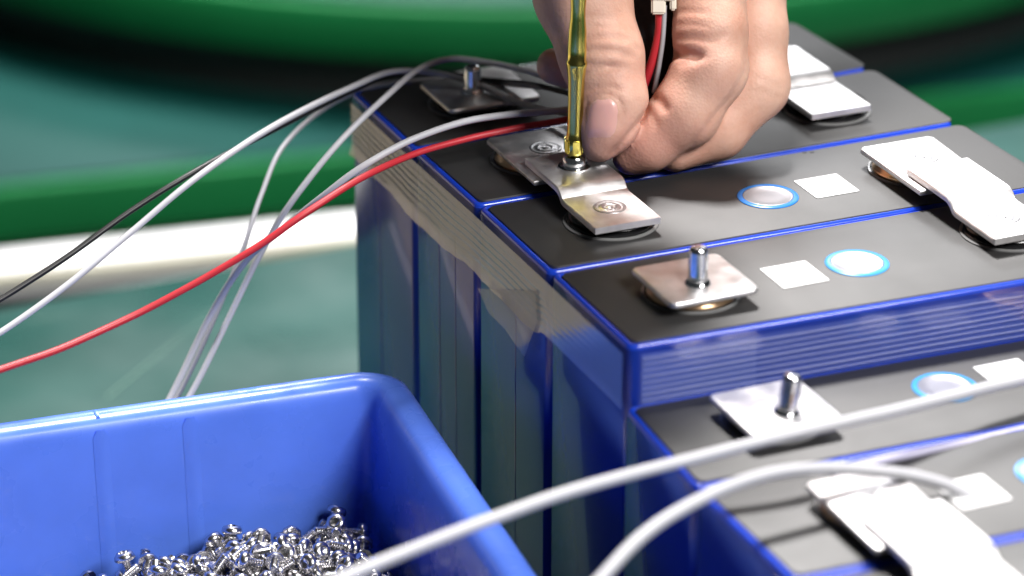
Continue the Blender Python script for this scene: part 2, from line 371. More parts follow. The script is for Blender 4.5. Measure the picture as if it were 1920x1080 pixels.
# ------------------------------------------------------------------ busbars
def busbar(cx, lowy, ztop, label, skew=0.0, low_w=.0230):
    """pad on the rear terminal and a stepped strap bolted over it down to the front terminal"""
    b = empty('busbar', (cx*mm, lowy*mm, ztop), label, 'busbar', 'stepped metal busbars joining neighbouring cells')
    zs = .0002
    def M4(y): return skew*y
    x0 = -.0132
    bm = bmesh.new(); slab(bm, [(x0-.0022+skew*.026, .026), (x0+.0232+skew*.026, .026), (x0+.0250, .0640), (x0+.0235, .0655), (x0-.0005, .0655), (x0-.0022, .0640)], zs+.0042, zs+.0062, .0005)
    obj('link_plate', bm, M['alu'], b, auto=50)
    # stepped strap as a profile swept across its width
    yz = [(-.0145, .0056), (.0085, .0056), (.0100, .0059), (.0118, .0076), (.0134, .0084), (.0150, .0086), (.0390, .0086)]
    th = .0021; bm = bmesh.new()
    n = len(yz); top = []; 
    xs = [x0, x0+.0004, x0+low_w-.0004, x0+low_w]
    rows_t = []; rows_b = []
    for j, xx in enumerate(xs):
        e = .0004 if j in (0, 3) else 0
        rt = []; rb = []
        for i, (y, z) in enumerate(yz):
            yy = y+(.0012 if i == 0 and j in (0, 3) else 0)-(.0012 if i == n-1 and j in (0, 3) else 0)
            rt.append(bm.verts.new((xx+skew*y, yy, zs+z-e))); rb.append(bm.verts.new((xx+skew*y, yy, zs+z-th+e)))
        rows_t.append(rt); rows_b.append(rb)
    for j in range(3):
        for i in range(n-1):
            bm.faces.new((rows_t[j][i], rows_t[j+1][i], rows_t[j+1][i+1], rows_t[j][i+1]))
            bm.faces.new((rows_b[j][i+1], rows_b[j+1][i+1], rows_b[j+1][i], rows_b[j][i]))
    for i in range(n-1):
        bm.faces.new((rows_b[0][i], rows_t[0][i], rows_t[0][i+1], rows_b[0][i+1]))
        bm.faces.new((rows_t[3][i], rows_b[3][i], rows_b[3][i+1], rows_t[3][i+1]))
    for j in range(3):
        bm.faces.new((rows_t[j][0], rows_b[j][0], rows_b[j+1][0], rows_t[j+1][0]))
        bm.faces.new((rows_t[j+1][n-1], rows_b[j+1][n-1], rows_b[j][n-1], rows_t[j][n-1]))
    obj('strap', bm, M['alu'], b, auto=28)
    for (x, y, z) in ((x0+low_w*.5, -.001, zs+.0056), (x0+.0125, .0500, zs+.0062)):
        bm = bmesh.new(); lathe(bm, [(.0054, -.0002), (.0052, .00012), (.0047, .00024), (.0041, -.00004), (.0034, .00002), (.0029, .00026), (.0022, .00022), (.0016, -.0001), (.0010, .00005), (.0006, .0004), (.0002, .0002)], 32, (x, y, z))
        obj('weld_mark', bm, M['weld'], b)
    return b
busbar(34.4, 85, 0, 'stepped busbar being screwed down under the gold driver bit')
busbar(142.6, 30, 0, 'stepped busbar at the right edge of the picture in front of the hand')
busbar(141, 143, 0, 'far stepped busbar right beside the curled fingers')
busbar(34.5, -135, -.019, 'nearest blown bright busbar carrying a white wire lug', low_w=.025)

# ------------------------------------------------------------------ filament tape round the raised row
tp = empty('filament_tape', (.0, .1, -.012), 'clear filament tape strapped around the raised row of cells', 'tape')
def left_x(y):   # left face of the row
    return np.interp(y, [.0, .0577, .114, .165, .2234], [.0006, .0007, .0006, -.0002, -.0004])-.0011
bm = bmesh.new(); NY, NZ = 90, 26; grid = []
for i in range(NY+1):
    y = .0035+(.2195-.0035)*i/NY; row = []
    hgt = np.interp(y, [.0035, .06, .064, .10, .14, .17, .2195], [.0205, .0205, .0225, .0215, .0235, .0225, .0215])
    if y > .064: hgt += .00035*math.sin(y*200)+.00015*math.sin(y*610)
    for j in range(NZ+1):
        z = -.0026-(hgt-.0026)*j/NZ
        w = .00006*math.sin(j*1.9+.35*math.sin(y*40))+.00004*math.sin(j*4.1+.5*math.sin(y*23))
        if y < .06: w *= .25
        if y > .064 and j > NZ-4: w -= .0006*(j-NZ+4)/4*(1+math.sin(y*90))
        row.append(bm.verts.new((left_x(y)-.0003+w, y, z)))
    grid.append(row)
for i in range(NY):
    for j in range(NZ): bm.faces.new((grid[i][j], grid[i+1][j], grid[i+1][j+1], grid[i][j+1]))
obj('side_strip', local(bm, tp.location), M['tape'], tp)
# loose pointed end hanging on the left face
bm = bmesh.new()
fl = [(1008, 545), (1012, 600), (992, 668), (955, 615), (925, 585), (900, 540)]
def onleft(px, py, off=0.0):
    v = ray(px, py); return EYE+v*((-.0006-off-EYE.x)/v.x)
P_ = [onleft(*p) for p in fl]; c0 = sum(P_, Vector())/len(P_); vc_ = bm.verts.new(c0+Vector((-.0016, 0, 0)))
vs = [bm.verts.new(p+Vector((-.0016 if 1 < i < 5 else -.0008, 0, 0))) for i, p in enumerate(P_)]
for i in range(len(vs)): bm.faces.new((vc_, vs[i-1], vs[i]))
obj('loose_end', local(bm, tp.location), M['tape_flap'], tp)
# front strip: two overlapping layers with filaments
f0, f1 = Vector((.0040, .00185)), Vector((.1750, -.00545)); fd = (f1-f0).normalized(); fn = Vector((fd.y, -fd.x))
def front_strip(name, s0, s1, off, th):
    bm = bmesh.new(); N, K = 40, 36; g = []
    for i in range(N+1):
        p = f0+fd*(s0+(s1-s0)*i/N); row = []
        for j in range(K+1):
            z = -.0028-.0165*j/K; w = off+.00013*(.5+.5*math.cos(j*2*math.pi/4.2))
            row.append(bm.verts.new((p.x+fn.x*w, p.y+fn.y*w, z)))
        g.append(row)
    for i in range(N):
        for j in range(K): bm.faces.new((g[i][j], g[i][j+1], g[i+1][j+1], g[i+1][j]))
    return obj(name, local(bm, tp.location), M['tape_blue_lit'], tp)
front_strip('front_strip', .0, .170, .0004, .0)
front_strip('overlap_strip', .0005, .0365, .0008, .0)
bm = bmesh.new()
for j in range(8):
    z = -.0042-.0019*j; pts_ = []
    for i in range(12):
        p = f0+fd*(.0005+.169*i/11); pts_.append(Vector((p.x+fn.x*.00115, p.y+fn.y*.00115, z+.00012*math.sin(i*1.3+j))))
    tube(bm, pts_, .00022 if j % 3 else .00030, 6)
tag(obj('filament', local(bm, tp.location), M['filament'], tp), kind='stuff')

# ------------------------------------------------------------------ blue bin with screws
ang = R_(-5.0); BINC = Vector((-.0195, .1340, -.060))          # outer back-right corner of the rim
BW, BD = .235, .330; RIM = .0105
binM = Matrix.Translation(BINC) @ Matrix.Rotation(ang, 4, 'Z')
bn = empty('parts_bin', binM @ Vector((-BW/2, -BD/2, TZ-BINC.z)), 'blue plastic parts bin half full of loose screws', 'bin')
bn.rotation_euler.z = ang
def bl(pts, z): return [(x+BW/2, y+BD/2, z) for x, y in pts]   # corner frame -> bin frame (z from bench)
BH = -.060-TZ
out = rrect(-BW, -BD, 0, 0, .0165, 10)
bm = bmesh.new()
lv = [(0.0135, .002), (.0115, .06), (.0095, BH-.016), (.0085, BH-.011), (.0018, BH-.0105), (0, BH-.009), (0, BH-.004), (.0012, BH-.0012), (.0035, BH), (.0085, BH-.0003), (RIM, BH-.0022), (.0116, BH-.006), (.0125, BH-.02), (.0155, .06), (.0175, .006), (.030, .004)]
rings = []
for d, z in lv: rings.append(bl(inset(out, d), z))
loft(bm, rings)
obj('bin_shell', bm, M['bin'], bn, auto=60)
def bin_rib(s):
    bm = bmesh.new(); rows = []
    for z, y in ((BH-.0032, -.0116), (BH-.006, -.01185), (BH-.02, -.0127), (.06, -.0157), (.006, -.0177)):
        k = .0026 if z < BH-.004 else .0012
        rows.append([bm.verts.new((s+BW/2+dx*k, BD/2+y+dy, z)) for dx, dy in ((-1, .00008), (-.5, -.00012), (0, -.00028), (.5, -.00012), (1, .00008))])
    for p, q in zip(rows, rows[1:]):
        for i in range(4): bm.faces.new((q[i], q[i+1], p[i+1], p[i]))
    return obj('wall_rib', bm, M['bin'], bn)
for s in (-.0717, -.1005, -.164): bin_rib(s)
# rim notches on the back rim
for s in (-.1005, -.164):
    bm = bmesh.new(); slab(bm, [(s-.0006+BW/2, BD/2-.0086), (s+.0006+BW/2, BD/2-.0086), (s+.0006+BW/2, BD/2-.0036), (s-.0006+BW/2, BD/2-.0036)], BH-.002, BH+.00012, .0001)
    obj('rim_line', bm, M['bin'], bn, auto=40)

def screw_mesh():
    bm = bmesh.new()
    pr = [(.0012, .0016), (.00155, .0019)]
    for i in range(6): pr += [(.00165, .0022+i*.0008), (.00138, .0026+i*.0008)]
    pr += [(.00150, .0069), (.0032, .0070), (.0034, .0075), (.0032, .0086), (.0026, .0093), (.0017, .0095), (.0015, .0087), (.0003, .0083)]
    lathe(bm, pr, 9); me = bpy.data.meshes.new('screw'); bm.normal_update(); bm.to_mesh(me); bm.free()
    me.materials.append(M['screw']); me.polygons.foreach_set('use_smooth', [True]*len(me.polygons)); me.set_sharp_from_angle(angle=R_(40)); return me
SM = screw_mesh()
def heap_h(x, y):
    """heap height above the bench, corner frame"""
    h = .090+.017*math.exp(-((x+.045)/.06)**2-((y+.05)/.07)**2)
    h += -.020*max(0, (-x-.10)/.1)-.012*max(0, (-y-.12)/.15)+.002*math.sin(x*180)+.002*math.sin(y*150+x*70)
    h -= .010*max(0, (x+.032)/.014)
    return h
cand = []
for layer in range(3):
    for ix in range(34):
        for iy in range(40):
            x = -.205+.0057*ix+rnd.uniform(-.002, .002); y = -.30+.0072*iy+rnd.uniform(-.0025, .0025)
            if x > -.0195 or y > -.0205: continue
            z = heap_h(x, y)-.0042*layer+rnd.uniform(-.0012, .0025)
            cand.append((x, y, z, layer))
def dist_px(c):
    p = binM @ Vector((c[0], c[1], c[2]+TZ-BINC.z)); v = p-EYE; d = v.dot(FWD)
    return 960+FPX*v.dot(RIGHT)/d, 540-FPX*v.dot(UP)/d
ranked = []
for c in cand:
    px, py = dist_px(c); vis = c[3] == 0 and -30 < px < 1000 and py < 1120
    ranked.append((0 if vis else 1, c[3], py, c))
ranked.sort(key=lambda t: t[:3])
def screw_matrix(c):
    v = Vector((rnd.gauss(0, 1), rnd.gauss(0, 1), rnd.gauss(0, .75))).normalized()
    Mr = v.to_track_quat('Z', 'Y').to_matrix().to_4x4()
    return binM @ Matrix.Translation((c[0], c[1], c[2]+TZ-BINC.z)) @ Mr @ Matrix.Translation((0, 0, -.0048))
nv0 = len(SM.vertices); VC = np.empty(nv0*3); SM.vertices.foreach_get('co', VC); VC = np.c_[VC.reshape(-1, 3), np.ones(nv0)]
FC = [tuple(p.vertices) for p in SM.polygons]; heapv = []; heapf = []
for i, (_, _, _, c) in enumerate(ranked):
    mw = screw_matrix(c)
    if i < 300:
        o = bpy.data.objects.new('screw', SM); COL.objects.link(o); o.matrix_world = mw
        tag(o, 'small shiny pan head screw in the heap inside the blue bin', 'screw', 'screws heaped in the blue bin')
    else:
        n0 = len(heapv)*nv0; heapv.append((VC @ np.array(mw).T)[:, :3]); heapf += [tuple(q+n0 for q in f) for f in FC]
me = bpy.data.meshes.new('screw_heap'); me.from_pydata(np.concatenate(heapv).tolist(), [], heapf); me.update()
r_ = obj('screw_heap', me, M['screw'], auto=40); tag(r_, 'shiny screws filling the blue bin beneath the top layer', 'screws', 'screws heaped in the blue bin', 'stuff')

# ------------------------------------------------------------------ driver bit and screw under it
BX, BY, BZ = .0332, .1116, .0086
LEAN = Vector((.014, 0, 1)).normalized(); LQ = Vector((0, 0, 1)).rotation_difference(LEAN); tilt = Matrix.Translation((BX, BY, BZ)) @ LQ.to_matrix().to_4x4()
db = empty('driver_bit', (BX, BY, BZ+.0035), 'gold coloured hex driver bit pressed onto the busbar screw', 'screwdriver bit')
def bitm(bm): return local(bm, db.location)
bm = bmesh.new(); lathe(bm, [(.0022, .0046), (.0030, .0050), (.0032, .0058), (.0032, .0092), (.0028, .0104), (.00255, .0125), (.0025, .022), (.0027, .030), (.0031, .0338), (.0033, .0346), (.0033, .0356), (.0029, .0362), (.0030, .040), (.0028, .046), (.0024, .050), (.00235, .053), (.0026, .058), (.0031, .064), (.0032, .110)], 28, M=tilt)
obj('shaft', bitm(bm), M['gold'], db, auto=45)
bm = bmesh.new()                                                       # flats ground on the driving end
for i in range(6):
    a = i*math.pi/3+.25
    Mi = tilt @ Matrix.Rotation(a, 4, 'Z') @ Matrix.Translation((.0030, 0, .0077))
    n0 = len(bm.verts); bmesh.ops.create_cube(bm, size=1, matrix=Mi @ Matrix.Diagonal((.0009, .0021, .0044, 1)))
bmesh.ops.bevel(bm, geom=bm.edges[:], offset=.0003, segments=2, affect='EDGES')
obj('driving_end', bitm(bm), M['gold'], db, auto=45)
sw = empty('busbar_screw', (BX, BY, BZ), 'silver screw with washer under the gold driver bit', 'screw')
bm = bmesh.new(); lathe(bm, [(.0050, 0), (.0052, .0003), (.0052, .0009), (.0048, .0011), (.0020, .0011)], 32, (0, 0, -.0003)); obj('washer', bm, M['steel'], sw, auto=40)
bm = bmesh.new(); lathe(bm, [(.0037, .0008), (.0038, .0014), (.0037, .0032), (.0031, .0040), (.0018, .0041), (.0015, .0032)], 32, (0, 0, 0)); obj('screw_head', bm, M['steel'], sw, auto=40)
# spare nut pinched by the thumb tip
p = atz(1122, 296, .0098); nt_ = bmesh.new(); lathe(nt_, [(.0036, 0), (.0042, .0005), (.0042, .0018), (.0036, .0023), (.002, .0023)], 6, p)
tag(obj('hex_nut', nt_, M['steel'], auto=30), 'small silver nut pinched under the thumb tip', 'nut')

# ------------------------------------------------------------------ wires
def wire(name, pts, r, m, label, group=None):
    P = [p if isinstance(p, Vector) else atd(*p) for p in pts]
    bm = bmesh.new(); k0 = rnd.uniform(0, 6); cp = catmull(P, 14)
    cp = [p+Vector((0, .00010*math.sin(i*.17+k0), .00012*math.sin(i*.13+k0*2)+.00003*math.sin(i*.41))) for i, p in enumerate(cp)]
    tube(bm, cp, r, 12)
    return tag(obj(name, bm, m), label, 'wire', group)
GW = 'sensing wires leading to the hand'
wire('white_wire', [(-120, 690, .97), (0, 624, .98), (130, 530, .99), (250, 432, 1.0), (380, 325, 1.01), (520, 232, 1.03), (655, 165, 1.05), (735, 135, 1.065), (815, 137, 1.068), (893, 157, 1.063), (960, 188, 1.05), (1030, 208, 1.035), (1085, 214, 1.025)], .00104, M['white_wire'], 'white wire with the black wire hugging it, leaving at the left edge', GW)
wire('black_wire', [(-120, 628, .975), (0, 562, .985), (130, 478, .995), (250, 392, 1.005), (380, 314, 1.016), (520, 240, 1.036), (655, 172, 1.056), (740, 141, 1.071), (830, 138, 1.074), (910, 149, 1.070), (993, 158, 1.057), (1065, 175, 1.040), (1100, 184, 1.03)], .00095, M['black_wire'], 'black wire running beside a white wire to the left edge', GW)
wire('white_wire', [(300, 830, 1.03), (365, 725, 1.035), (440, 573, 1.035), (500, 455, 1.03), (560, 360, 1.025), (640, 262, 1.028), (720, 185, 1.04), (785, 130, 1.055), (845, 110, 1.065), (915, 117, 1.065), (985, 133, 1.055), (1050, 155, 1.04), (1100, 172, 1.03)], .00104, M['white_wire'], 'white wire arching highest over the far cell then dropping behind the bin', GW)
wire('grey_wire', [(285, 830, 1.04), (345, 720, 1.043), (400, 600, 1.042), (455, 470, 1.04), (490, 365, 1.045), (530, 275, 1.055), (605, 206, 1.075), (690, 165, 1.085), (790, 150, 1.085), (880, 148, 1.08), (970, 160, 1.06), (1060, 168, 1.045)], .00085, M['grey_wire'], 'thin grey wire curving steeply down at the left of the pack', GW)
wire('white_wire', [(270, 840, 1.035), (330, 725, 1.04), (395, 590, 1.037), (460, 490, 1.02), (530, 430, 1.005), (600, 372, .992), (680, 312, .988), (770, 263, .995), (870, 229, 1.005), (960, 214, 1.012), (1060, 206, 1.02), (1110, 200, 1.02)], .00112, M['white_wire'], 'white wire lying just above the red wire over the pack corner', GW)
wire('red_wire', [(-130, 735, .93), (0, 693, .94), (120, 652, .95), (250, 592, .96), (370, 528, .965), (480, 465, .968), (580, 395, .972), (680, 332, .982), (780, 288, .996), (880, 260, 1.006), (970, 240, 1.012), (1060, 224, 1.018), (1110, 212, 1.02)], .0011, M['red_wire'], 'long red wire crossing to the lower left edge', GW)
wire('white_wire', [(520, 1130, .79), (640, 1086, .80), (790, 1024, .81), (940, 966, .82), (1100, 912, .83), (1300, 860, .842), (1480, 815, .850), (1620, 782, .862), (1750, 752, .878), (1850, 728, .890), (1960, 700, .90)], .00168, M['white_wire'], 'thick blurred white wire crossing the front from the bin rim to the right')
wire('white_wire', [(1020, 1190, .79), (1120, 1092, .80), (1205, 1005, .81), (1300, 942, .82), (1400, 900, .828), (1500, 881, .835), (1600, 879, .842), (1700, 890, .848), (1780, 912, .852), (1830, 938, .853), (1868, 968, .852), (1850, 1000, .850), (1800, 1022, .846), (1768, 1036, .843)], .00172, M['white_wire'], 'thick white wire arching over the near cells to the bright busbar lug')
wire('lavender_wire', [(1560, 886, .862), (1640, 867, .868), (1740, 845, .876), (1830, 826, .884), (1930, 804, .893), (2040, 778, .90)], .0013, mat('lavender wire', (.52, .50, .66), .45), 'pale lavender wire lying along the seam of the nearest cells')
lug = empty('wire_lug', atd(1765, 1036, .843), 'white sleeved lug at the end of the arching wire on the bright busbar', 'wire lug')
bm = bmesh.new(); tube(bm, [atd(1792, 1026, .845), atd(1750, 1044, .841)], .0027, 16); obj('sleeve', local(bm, lug.location), M['conn'], lug, auto=40)
bm = bmesh.new(); q0 = atd(1746, 1046, .8408); lathe(bm, [(.0036, 0), (.0038, .0004), (.0038, .0012), (.0020, .0012)], 24, q0); obj('ring', local(bm, lug.location), M['steel'], lug, auto=40)
# small plug with red and white leads held inside the hand
th = .9925
plug = empty('plug', atd(1246, 5, th+.006), 'ivory plug with red and white leads held between thumb and forefinger', 'connector')
Rm = Matrix(((RIGHT.x, UP.x, -FWD.x), (RIGHT.y, UP.y, -FWD.y), (RIGHT.z, UP.z, -FWD.z))).to_4x4()
def cambox(px0, py0, px1, py1, d, thick, name, m, parent, bev=.0005):
    s = d/FPX; c = atd((px0+px1)/2, (py0+py1)/2, d)
    bm = bmesh.new(); bmesh.ops.create_cube(bm, size=1, matrix=Matrix.Translation(c-parent.location) @ Rm @ Matrix.Diagonal(((px1-px0)*s, (py1-py0)*s, thick, 1)))
    bmesh.ops.bevel(bm, geom=bm.edges[:], offset=bev, segments=2, affect='EDGES'); return obj(name, bm, m, parent, auto=40)
cambox(1221, -70, 1268, 2, th+.006, .006, 'plug_body', M['conn'], plug)
cambox(1221, -10, 1248, 27, th+.0055, .0035, 'latch', M['conn'], plug)
cambox(1256, -10, 1268, 20, th+.0055, .0035, 'latch', M['conn'], plug)
bm = bmesh.new(); tube(bm, catmull([atd(1237, 15, th+.007), atd(1236, 60, th+.008), atd(1224, 112, th+.010), atd(1205, 165, th+.014)], 10), .00150, 10); obj('red_lead', local(bm, plug.location), M['red_wire'], plug)
bm = bmesh.new(); tube(bm, catmull([atd(1246, 10, th+.006), atd(1243, 70, th+.007), atd(1236, 120, th+.009), atd(1226, 175, th+.013)], 10), .0008, 10); obj('white_lead', local(bm, plug.location), M['grey_wire'], plug)

# ------------------------------------------------------------------ the hand: one continuous surface from a smooth distance field
HO = atd(1150, 200, th)                       # local frame: X right, Y up, Z towards the camera, in mm
SC = th/FPX*1000
def L(px, py, dz, scale=True):
    """photo pixel at depth th+dz(mm) in the hand's local frame (mm)"""
    p = atd(px, py, th+dz*mm)-HO; return np.array([p.dot(RIGHT), p.dot(UP), -p.dot(FWD)])*1000
VOX = .8
lo = np.array([-62, -24, -88]); hi = np.array([80, 150, 26]); dims = np.ceil((hi-lo)/VOX).astype(int)+1
ax = [lo[i]+VOX*np.arange(dims[i]) for i in range(3)]
BIG = 30.0
def new_field(): return np.full(dims, BIG, np.float32)
def rcone(P, a, b, r1, r2):
    ba = b-a; l2 = ba@ba; rr = r1-r2; a2 = l2-rr*rr; il2 = 1/l2
    pa = P-a; y = pa@ba; z = y-l2
    x2 = ((pa*l2-ba*y[..., None])**2).sum(-1); y2 = y*y*l2; z2 = z*z*l2; k = np.sign(rr)*rr*rr*x2
    d = (np.sqrt(x2*a2*il2)+y*rr)*il2-r1
    c1 = np.sign(z)*a2*z2 > k; c2 = np.sign(y)*a2*y2 < k
    d = np.where(c2, np.sqrt(x2+y2)*il2-r1, d); d = np.where(c1, np.sqrt(x2+z2)*il2-r2, d)
    return d
def smin(a, b, k):
    h = np.maximum(k-np.abs(a-b), 0)/k; return np.minimum(a, b)-h*h*k*.25
def add_cone(F, a, b, r1, r2, k, flat=None):
    a, b = np.asarray(a, float), np.asarray(b, float); r = max(r1, r2)+k+6
    i0 = np.maximum(np.floor((np.minimum(a, b)-r-lo)/VOX).astype(int), 0); i1 = np.minimum(np.ceil((np.maximum(a, b)+r-lo)/VOX).astype(int)+1, dims)
    if (i1 <= i0).any(): return
    P = np.stack(np.meshgrid(*[ax[i][i0[i]:i1[i]] for i in range(3)], indexing='ij'), -1)
    d = rcone(P, a, b, r1, r2).astype(np.float32); s = tuple(slice(i0[i], i1[i]) for i in range(3))
    F[s] = smin(F[s], d, k)
def chain(pts, k):
    F = new_field()
    for (a, ra), (b, rb) in zip(pts, pts[1:]): add_cone(F, a, b, ra, rb, k)
    return F
thumb = chain([(L(1130, -330, 14), 17), (L(1072, -110, 6), 16.5), (L(1092, -10, 5), 15), (L(1128, 105, 2), 12.9), (L(1147, 190, 0), 10.9), (L(1138, 234, -1), 8.9), (L(1124, 267, -1), 6.3)], 4)
index = chain([(L(1335, -260, 20), 13), (L(1330, -60, 12), 12.2), (L(1332, 60, 8), 11.6), (L(1332, 128, 7), 11.8), (L(1284, 212, 8), 10.9), (L(1215, 268, 10), 8.8), (L(1184, 291, 11), 6.4)], 3.0)
middle = chain([(L(1400, -260, 36), 13), (L(1408, -60, 30), 11.5), (L(1410, 60, 26), 11.3), (L(1412, 158, 25), 11.6), (L(1345, 243, 21), 9.4), (L(1265, 283, 17), 6.8)], 3.0)
ring_f = chain([(L(1400, -260, 56), 12), (L(1390, -40, 52), 10.5), (L(1370, 60, 48), 10.3), (L(1260, 150, 42), 8.8), (L(1120, 140, 33), 7.4), (L(1040, 124, 28), 6.0)], 3.0)
pinky = chain([(L(1380, -260, 72), 11), (L(1370, -80, 68), 9), (L(1350, -10, 66), 8.5), (L(1240, 50, 60), 7.4), (L(1150, 70, 52), 6.2)], 3.0)
palm = new_field()
for a, b, r1, r2 in ((L(1335, -240, 22), L(1220, -620, 34), 15, 19), (L(1395, -240, 40), L(1240, -620, 42), 16, 20), (L(1395, -240, 60), L(1250, -620, 50), 14, 19), (L(1380, -240, 72), L(1250, -620, 56), 12, 18), (L(1130, -330, 14), L(1210, -620, 36), 17, 19)):
    add_cone(palm, a, b, r1, r2, 12)
hand = smin(smin(thumb, palm, 14), smin(smin(index, middle, 1.6), smin(ring_f, pinky, 1.6), 2.2), .8)
hand = smin(hand, palm, 5)
# creases: thin grooves pressed into the surface (centre polyline in photo-facing coordinates, width mm, depth mm)
G = np.stack(np.meshgrid(*ax, indexing='ij'), -1)
def groove(F, pts, width, depth, zr):
    P2 = np.array([L(px, py, 0)[:2] for px, py in pts])
    x0, x1 = P2[:, 0].min()-4, P2[:, 0].max()+4; y0, y1 = P2[:, 1].min()-4, P2[:, 1].max()+4
    s = (slice(*np.searchsorted(ax[0], [x0, x1])), slice(*np.searchsorted(ax[1], [y0, y1])), slice(*np.searchsorted(ax[2], zr)))
    Q = G[s][..., :2]; d = np.full(Q.shape[:-1], 99.0)
    tt = np.zeros_like(d); n = len(P2)-1
    for i in range(n):
        a, b = P2[i], P2[i+1]; ab = b-a; t = np.clip(((Q-a)@ab)/(ab@ab), 0, 1); e = np.linalg.norm(Q-a-ab*t[..., None], axis=-1)
        m = e < d; d[m] = e[m]; tt[m] = (i+t[m])/n
    fade = np.minimum(1, 5*np.minimum(tt, 1-tt)+.15)
    F[s] += (1.3*depth*fade*np.exp(-(d/width)**2)).astype(np.float32)
near = (-10, 26)
for pts, w, d in (([(1060, 83), (1100, 78), (1145, 74), (1185, 80)], 1.0, .40), ([(1065, 106), (1110, 99), (1155, 101), (1192, 112)], 1.1, .62), ([(1062, 132), (1095, 124), (1120, 127), (1160, 128)], 1.0, .50), ([(1085, 146), (1110, 138), (1140, 131), (1175, 130)], 1.0, .60),
                  ([(1075, 60), (1120, 55), (1165, 58)], .9, .25), ([(1070, 40), (1120, 38), (1165, 44)], .9, .18), ([(1180, 90), (1200, 96)], .8, .25), ([(1090, 178), (1115, 168), (1150, 168), (1166, 178)], .9, .45),
                  ([(1258, 22), (1290, 22), (1330, 27)], .9, .35), ([(1258, 44), (1300, 48), (1330, 52)], .9, .25), ([(1262, 70), (1300, 71), (1330, 78), (1365, 62)], 1.0, .45),
                  ([(1252, 100), (1285, 102), (1322, 109)], 1.5, 1.8), ([(1270, 122), (1290, 118), (1310, 118)], 1.2, .5), ([(1226, 178), (1240, 192), (1252, 214)], 1.5, 1.0), ([(1218, 205), (1226, 222), (1232, 240)], 1.0, .3), ([(1420, 140), (1450, 150), (1474, 160)], .9, .2), ([(1415, 165), (1448, 172), (1476, 178)], .9, .22)):
    groove(hand, pts, w, d, (-40, 26) if pts[0][0] > 1400 else near)
# nail bed: a shallow fold round the nail
NC = [(1096, 246), (1094, 215), (1100, 192), (1118, 181), (1140, 180), (1158, 190), (1166, 212), (1158, 238), (1143, 264)]
groove(hand, [(1219, 196), (1210, 214), (1188, 240), (1160, 274), (1138, 299)], .9, .9, (-16, 26))
groove(hand, [(1400, 70), (1398, 130), (1372, 178), (1336, 222), (1305, 262), (1280, 292)], .9, .5, (-40, 26))
groove(hand, NC, .7, .5, near)
def surface_nets(F):
    S_ = F < 0; nx, ny, nz = F.shape
    c = np.zeros((nx-1, ny-1, nz-1), np.int8)
    for i in (0, 1):
        for j in (0, 1):
            for k in (0, 1): c += S_[i:nx-1+i, j:ny-1+j, k:nz-1+k]
    act = (c > 0) & (c < 8); idx = np.full(act.shape, -1, np.int64); I = np.argwhere(act); idx[act] = np.arange(len(I))
    acc = np.zeros((len(I), 3)); cnt = np.zeros(len(I))
    cor = [(i, j, k) for i in (0, 1) for j in (0, 1) for k in (0, 1)]
    for a in cor:
        for d in range(3):
            if a[d]: continue
            b = list(a); b[d] = 1
            fa = F[I[:, 0]+a[0], I[:, 1]+a[1], I[:, 2]+a[2]]; fb = F[I[:, 0]+b[0], I[:, 1]+b[1], I[:, 2]+b[2]]
            m = (fa < 0) != (fb < 0); t = np.zeros(len(I)); t[m] = fa[m]/(fa[m]-fb[m])
            p = np.tile(np.array(a, float), (len(I), 1)); p[:, d] += t; acc[m] += p[m]; cnt[m] += 1
    V = I+acc/cnt[:, None]; faces = []
    for d in range(3):
        u, v = (d+1) % 3, (d+2) % 3
        sl0 = [slice(None)]*3; sl1 = [slice(None)]*3; sl0[d] = slice(0, -1); sl1[d] = slice(1, None)
        e = S_[tuple(sl0)] != S_[tuple(sl1)]; E = np.argwhere(e)
        ok = (E[:, u] > 0) & (E[:, v] > 0) & (E[:, u] < F.shape[u]-1) & (E[:, v] < F.shape[v]-1); E = E[ok]
        def q(du, dv_):
            X = E.copy(); X[:, u] -= du; X[:, v] -= dv_; return idx[X[:, 0], X[:, 1], X[:, 2]]
        f = np.stack([q(0, 0), q(1, 0), q(1, 1), q(0, 1)], 1); ins = S_[E[:, 0], E[:, 1], E[:, 2]]
        f[~ins] = f[~ins][:, ::-1]; faces.append(f)
    return V, np.concatenate(faces)
V, Fc = surface_nets(hand); V = V*VOX+lo
# light smoothing of the sampling steps
for it in range(2):
    acc = np.zeros_like(V); cnt = np.zeros(len(V))
    for a, b in ((0, 1), (1, 2), (2, 3), (3, 0)):
        np.add.at(acc, Fc[:, a], V[Fc[:, b]]); np.add.at(acc, Fc[:, b], V[Fc[:, a]]); np.add.at(cnt, Fc[:, a], 1); np.add.at(cnt, Fc[:, b], 1)
    V = V*.5+.5*acc/cnt[:, None]
frame = np.array([[*RIGHT], [*UP], [*(-FWD)]])
person = empty('person', HO, "person's bare hand pinching at the busbar screw, black sleeve above", 'person')
def toworld(V): return (np.asarray(V)*mm) @ frame          # relative to HO
me = bpy.data.meshes.new('hand'); me.from_pydata(toworld(V).tolist(), [], Fc.tolist()); me.update()
fl_ = np.zeros(len(V), np.float32)
for px, py, dz, rad, amt in ((1182, 295, 0, 15, .75), (1240, 285, 0, 14, .6), (1130, 235, -5, 12, .25), (1300, 105, -3, 7, .45), (1246, 196, -2, 8, .4), (1350, 150, -6, 10, .2), (1290, 60, -4, 10, .2), (1180, 150, -6, 9, .25)):
    fl_ = np.maximum(fl_, amt*np.exp(-(np.linalg.norm(V-L(px, py, dz), axis=1)/rad)**2))
at_ = me.attributes.new('flush', 'FLOAT', 'POINT'); at_.data.foreach_set('value', fl_.astype(np.float32))
ho = obj('hand', me, M['skin'], person)
sb = ho.modifiers.new('sub', 'SUBSURF'); sb.levels = 0; sb.render_levels = 1
